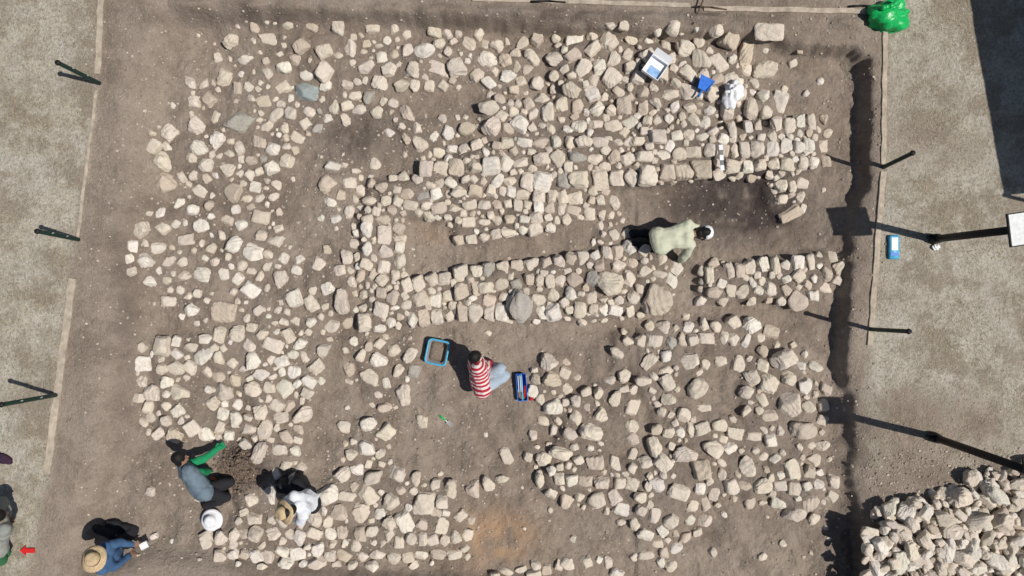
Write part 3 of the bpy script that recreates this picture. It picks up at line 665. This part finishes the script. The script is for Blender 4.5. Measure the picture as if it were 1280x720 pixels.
def person(label, pelvis, neck, face, head_dir, hands, feet, elbow_up, knees, shirt, trousers, long_sleeve=True, hat=None, hair=True, sleeve_mat=None, glove=None, head_len=.17, look=None, fat=.02):
    pv = G(*pelvis); nk = G(*neck); u = (nk-pv).normalized(); nk = pv+u*.5
    f = Vector(face); f = (f-u*f.dot(u)).normalized(); rt = f.cross(u).normalized()
    t = thing('person', label, 'person', (pv.x, pv.y, wz(pv.x,pv.y))); org = t.location.copy()
    hu = Vector(head_dir).normalized(); hc_ = nk+hu*head_len; hf = Vector(look) if look else f; hf = (hf-hu*hf.dot(hu)).normalized(); hr = hf.cross(hu)
    R = Matrix((hr, hf, hu)).transposed()
    hips = [pv+rt*s*.09 for s in (1,-1)]; sho = [nk-u*.04+rt*s*.165 for s in (1,-1)]
    arms = []; legs = []
    for i in (0,1):
        hd = G(*hands[i]); el, hd = ik(sho[i], hd, .285, .25, sho[i]+Vector(elbow_up)+rt*(.15 if i==0 else -.15)); arms.append((sho[i], el, hd))
        ft = G(*feet[i]); kn, ft = ik(hips[i], ft, .42, .41, G(*knees[i])); legs.append((hips[i], kn, ft))
    def torso(bm, e):
        cap(bm, hips[0], hips[1], .105+e, .105+e); cap(bm, pv, pv+u*.2, .115+e, .11+e)
        for s in (1,-1):
            cap(bm, pv+u*.06+rt*s*.06, pv+u*.22+rt*s*.055, .095+e, .088+e); cap(bm, pv+u*.22+rt*s*.055, nk-u*.12+rt*s*.085, .088+e, .098+e)
            cap(bm, nk-u*.1+rt*s*.08, nk-u*.045+rt*s*.155, .08+e, .062+e)
        cap(bm, nk-u*.1, nk-u*.02, .09+e, .06+e)
    def leg(bm, L, e, end=1.0):
        a,k,c = L; cap(bm, a, k, .088+e, .058+e); m = k.lerp(c,.3); cap(bm, k, m, .057+e, .058+e); cap(bm, m, k.lerp(c,end), .058+e, .04+e*1.3)
    def arm(bm, A, e, fore=True):
        a,k,c = A; cap(bm, a, k if fore else a.lerp(k,.8), .052+e, .042+e)
        if fore: cap(bm, k, k.lerp(c,.92), .042+e, .03+e)
    foot_dirs = []
    for i,(a,k,c) in enumerate(legs):
        d = Vector((f.x,f.y,0)) if abs(f.z) < .9 else Vector((u.x,u.y,0)); kk = k-c; kk.z = 0
        if kk.length > .12: d = kk
        if d.length < .01: d = Vector((1,0,0))
        foot_dirs.append(d.normalized())
    bm = bmesh.new(); torso(bm, 0)
    cap(bm, nk-u*.03, hc_-hu*.05, .056, .05)
    ball(bm, hc_+hu*.03-hf*.008, .098, (.79,.98,.95), R, 3); ball(bm, hc_-hu*.045+hf*.028, .07, (.8,.85,.95), R, 3)
    cap(bm, hc_-hu*.005+hf*.088, hc_-hu*.035+hf*.104, .009, .014)
    cap(bm, hc_-hu*.072+hf*.088-hr*.018, hc_-hu*.072+hf*.088+hr*.018, .008, .008)
    cap(bm, hc_+hu*.012+hf*.083-hr*.03, hc_+hu*.012+hf*.083+hr*.03, .009, .009)
    for s in (1,-1): ball(bm, hc_-hu*.015+hr*s*.08, .026, (.4,.75,1.1), R)
    for i in (0,1):
        arm(bm, arms[i], 0); leg(bm, legs[i], 0)
        a,k,c = arms[i]; d = (c-k).normalized(); side = d.cross(Vector((0,0,1)));
        side = side.normalized() if side.length > .05 else rt.copy()
        nrm = side.cross(d).normalized(); 
        if nrm.z < 0: nrm = -nrm
        for s in (-1.5,-.5,.5,1.5): cap(bm, c-d*.01+side*s*.016, c+d*.07+side*s*.021, .017, .014)
        for s, l in ((-1.5,.85),(-.5,1.0),(.5,.94),(1.5,.74)):
            b0 = c+d*.075+side*s*.022; b1 = b0+(d*.045-nrm*.012+side*s*.003)*l; b2 = b1+(d*.03-nrm*.025)*l; cap(bm, b0, b1, .0105, .0095); cap(bm, b1, b2, .0095, .008)
        sg = 1 if i == 0 else -1; b0 = c+d*.02+side*sg*.028; b1 = b0+d*.035+side*sg*.028-nrm*.01; b2 = b1+d*.03+side*sg*.008-nrm*.008; cap(bm,b0,b1,.014,.011); cap(bm,b1,b2,.011,.009)
        c = legs[i][2]; cap(bm, c+Vector((0,0,-.01)), c+foot_dirs[i]*.13-Vector((0,0,.03)), .038, .03)
    meshed('body', bm, M_skin, t, .0075, org, 0, 3)
    bm = bmesh.new()
    for s in (1,-1): ball(bm, hc_-hu*.004+hf*.083+hr*s*.031, .011, (1,.7,.8), R)
    e = obj('eyes', bm, M_eye, t); e.data.transform(Matrix.Translation(-org))
    bm = bmesh.new(); torso(bm, fat)
    for i in (0,1):
        if sleeve_mat is None: arm(bm, arms[i], .02+fat*.2, long_sleeve)
        else: cap(bm, arms[i][0], arms[i][0].lerp(arms[i][1],.08), .062, .06)
    q, co = meshed('shirt' if sleeve_mat is None else 'vest', bm, shirt, t, .011, org, .028, 6)
    attr(q, 'along', (co+np.array(org)-np.array(pv))@np.array(u))
    if sleeve_mat:
        for i in (0,1):
            bm = bmesh.new(); arm(bm, arms[i], .024); meshed('sleeve', bm, sleeve_mat, t, .01, org, .028)
    if glove:
        for i in (0,1):
            a,k,c = arms[i]; d = (c-k).normalized(); bm = bmesh.new(); cap(bm, k.lerp(c,.85), c+d*.06, .04, .045); sd = d.cross(Vector((0,0,1))); sd = sd.normalized() if sd.length > .05 else rt
            for s in (-1.5,-.5,.5,1.5): cap(bm, c+d*.06+sd*s*.023, c+d*.13+sd*s*.03-Vector((0,0,.015)), .016, .013)
            cap(bm, c+sd*.03*(1 if i==0 else -1), c+d*.06+sd*.07*(1 if i==0 else -1), .017, .014); meshed('glove', bm, glove, t, .008, org, .004)
    bm = bmesh.new(); cap(bm, hips[0]+u*.0, hips[1]+u*.0, .128, .128); cap(bm, pv, pv+u*.03, .13, .12)
    for i in (0,1): leg(bm, legs[i], .022, .93)
    meshed('trousers', bm, trousers, t, .012, org, .03)
    for i in (0,1):
        c = legs[i][2]; d = foot_dirs[i]; bm = bmesh.new(); cap(bm, c+Vector((0,0,.01)), c+d*.0-Vector((0,0,.02)), .05, .048); cap(bm, c-d*.03-Vector((0,0,.03)), c+d*.16-Vector((0,0,.04)), .042, .036); cap(bm, c+d*.05, c+d*.15-Vector((0,0,.035)), .044, .04)
        meshed('shoe', bm, M_shoe, t, .009, org, 0)
    if hair:
        bm = bmesh.new(); ball(bm, hc_+hu*.038-hf*.024, .108, (.83,1.0,.97), R, 3); ball(bm, hc_-hu*.03-hf*.05, .075, (1.0,.7,1.1), R, 3)
        meshed('hair', bm, M_hair, t, .008, org, .012)
    if hat:
        kind, mt = hat; bm = bmesh.new()
        if kind == 'brim': lathe(bm, [(.185,-.018),(.19,-.008),(.145,.0),(.102,.006),(.098,.05),(.09,.095),(.06,.115),(.02,.105)], 32, .05, random.random()*6)
        else: lathe(bm, [(.108,-.03),(.112,.0),(.108,.04),(.085,.085),(.04,.108),(.01,.112)], 28)
        h = obj('hat', bm, mt, t); c0 = hc_+hu*.065-org; h.data.transform(Matrix.Translation(c0) @ R.to_4x4()); sd = h.modifiers.new('s','SOLIDIFY'); sd.thickness = .006
        if kind == 'brim':
            bm = bmesh.new(); lathe(bm, [(.1065,.012),(.1055,.035)], 32); bmesh.ops.delete(bm, geom=[fc for fc in bm.faces if len(fc.verts) > 4], context='FACES_ONLY'); k = obj('hat_band', bm, M_band, t); k.data.transform(Matrix.Translation(c0) @ R.to_4x4())
        else:
            bm = bmesh.new(); pk = [bm.verts.new((.09*math.cos(a), .09*math.sin(a)+.0 + (.085 if .3<a<2.84 else 0), -.015)) for a in [math.pi*k/10 for k in range(11)]]; bm.faces.new(pk); k = obj('hat_peak', bm, mt, t); k.data.transform(Matrix.Translation(c0) @ R.to_4x4()); sd = k.modifiers.new('s','SOLIDIFY'); sd.thickness = .006
    return t
person('person in a cream green shirt and white cap kneeling and digging by the short wall', (824,301,.5),(866,292,.54),(.3,0,-1),(.95,.1,-.05),
       [(850,326,.06),(893,300,.08)],[(790,306,.07),(790,292,.07)],(-.1,0,.3),[(832,312,.06),(832,292,.06)],M_cream,M_dark,hat=('cap',M_whitep),look=(.5,0,-.9),fat=.03)
person('person in a red and white striped shirt and pale jeans crouching by the blue tub', (602,482,.34),(595,452,.56),(.75,.1,-.1),(.05,.35,.85),
       [(614,454,.2),(617,464,.25)],[(612,474,.06),(612,458,.06)],(.0,-.1,-.2),[(632,474,.6),(634,458,.6)],M_stripe,M_jean,look=(.8,.3,-.4),fat=.05)
person('person in a blue grey vest with green sleeves and gloves leaning over the soil mound', (254,614,.42),(230,582,.58),(.75,.55,-.6),(-.1,.7,.45),
       [(262,590,.12),(280,557,.20)],[(256,632,.06),(266,618,.06)],(.15,-.1,.25),[(276,616,.35),(274,602,.35)],M_vest,M_dark,sleeve_mat=M_gsleeve,glove=M_gsleeve,look=(.8,.3,-.5),fat=.04)
person('person in a white shirt, black trousers and straw hat bending over the bottom left wall', (388,624,.42),(374,632,.86),(-.7,-.4,-.3),(-.55,-.1,.75),
       [(352,650,.12),(366,655,.15)],[(356,598,.06),(374,592,.06)],(-.1,-.1,-.1),[(350,612,.5),(370,604,.5)],M_wshirt,M_dark,hat=('brim',M_straw2),look=(-.7,-.2,-.6))
person('person in a blue shirt, black trousers and straw hat kneeling at the lower left corner', (142,696,.34),(130,698,.76),(.6,-.1,-.5),(.0,.3,.85),
       [(170,690,.18),(176,680,.18)],[(120,660,.06),(136,654,.06)],(.1,-.1,-.2),[(168,684,.08),(162,668,.08)],M_navy,M_dark,hat=('brim',M_straw2),look=(.8,0,-.6),fat=.03)
person('person with black hair and grey shirt crouching half cut by the left picture edge', (-6,680,.55),(4,636,.82),(.7,.3,-.6),(.35,.5,.6),
       [(6,664,.3),(10,644,.35)],[(-8,700,.06),(-14,684,.06)],(0,0,-.3),[(4,696,.5),(0,680,.5)],M_greys,M_green2,look=(.7,.5,-.4),fat=.05)
t = thing('clipboard', 'pale grey clipboard held by the person kneeling at the lower left corner', 'clipboard', G(180,682,.2), rot(25))
bm = bmesh.new(); box(bm,(0,0,0),(.15,.12,.006)); obj('board', bm, M_grey, t, False); bm = bmesh.new(); box(bm,(0.0,0,.006),(.13,.10,.004)); obj('sheet', bm, M_whitep, t, False)
bm = bmesh.new(); lathe(bm, [(.175,.0),(.18,.012),(.145,.02),(.105,.03),(.10,.08),(.085,.12),(.05,.135),(.01,.13)], 32, .05, 2)
o = obj('sun_hat', bm, M_whitep); o.location = G(265,650,.08); tag(o, 'white brimmed sun hat on the stones below the person in green sleeves', 'hat')
# ------------------------------------------------------------------ light, camera
w = bpy.data.worlds.new('World'); S.world = w; w.use_nodes = True; nt = w.node_tree
sky = nt.nodes.new('ShaderNodeTexSky'); sky.sky_type = 'NISHITA'; sky.sun_disc = False
L = Vector((SHX*SHK, SHY*SHK, -1)); sky.sun_elevation = math.atan(1/SHK); sky.sun_rotation = math.atan2(-SHX, -SHY)
nt.links.new(sky.outputs[0], nt.nodes['Background'].inputs[0]); nt.nodes['Background'].inputs[1].default_value = .055
sl = bpy.data.lights.new('sun','SUN'); sl.energy = 4.5; sl.angle = math.radians(.5); sl.color = (1,.95,.88); so = bpy.data.objects.new('sun', sl); COL.objects.link(so); so.rotation_euler = L.to_track_quat('-Z','Y').to_euler()
cd = bpy.data.cameras.new('camera'); cam = bpy.data.objects.new('camera', cd); COL.objects.link(cam); cam.location = (0,0,H); cam.rotation_euler = (0,0,0)
cd.sensor_width = 36; cd.lens = 36*H/16.0; cd.clip_end = 2000; S.camera = cam
S.view_settings.view_transform = 'Standard'; S.view_settings.look = 'None'; S.view_settings.exposure = 0
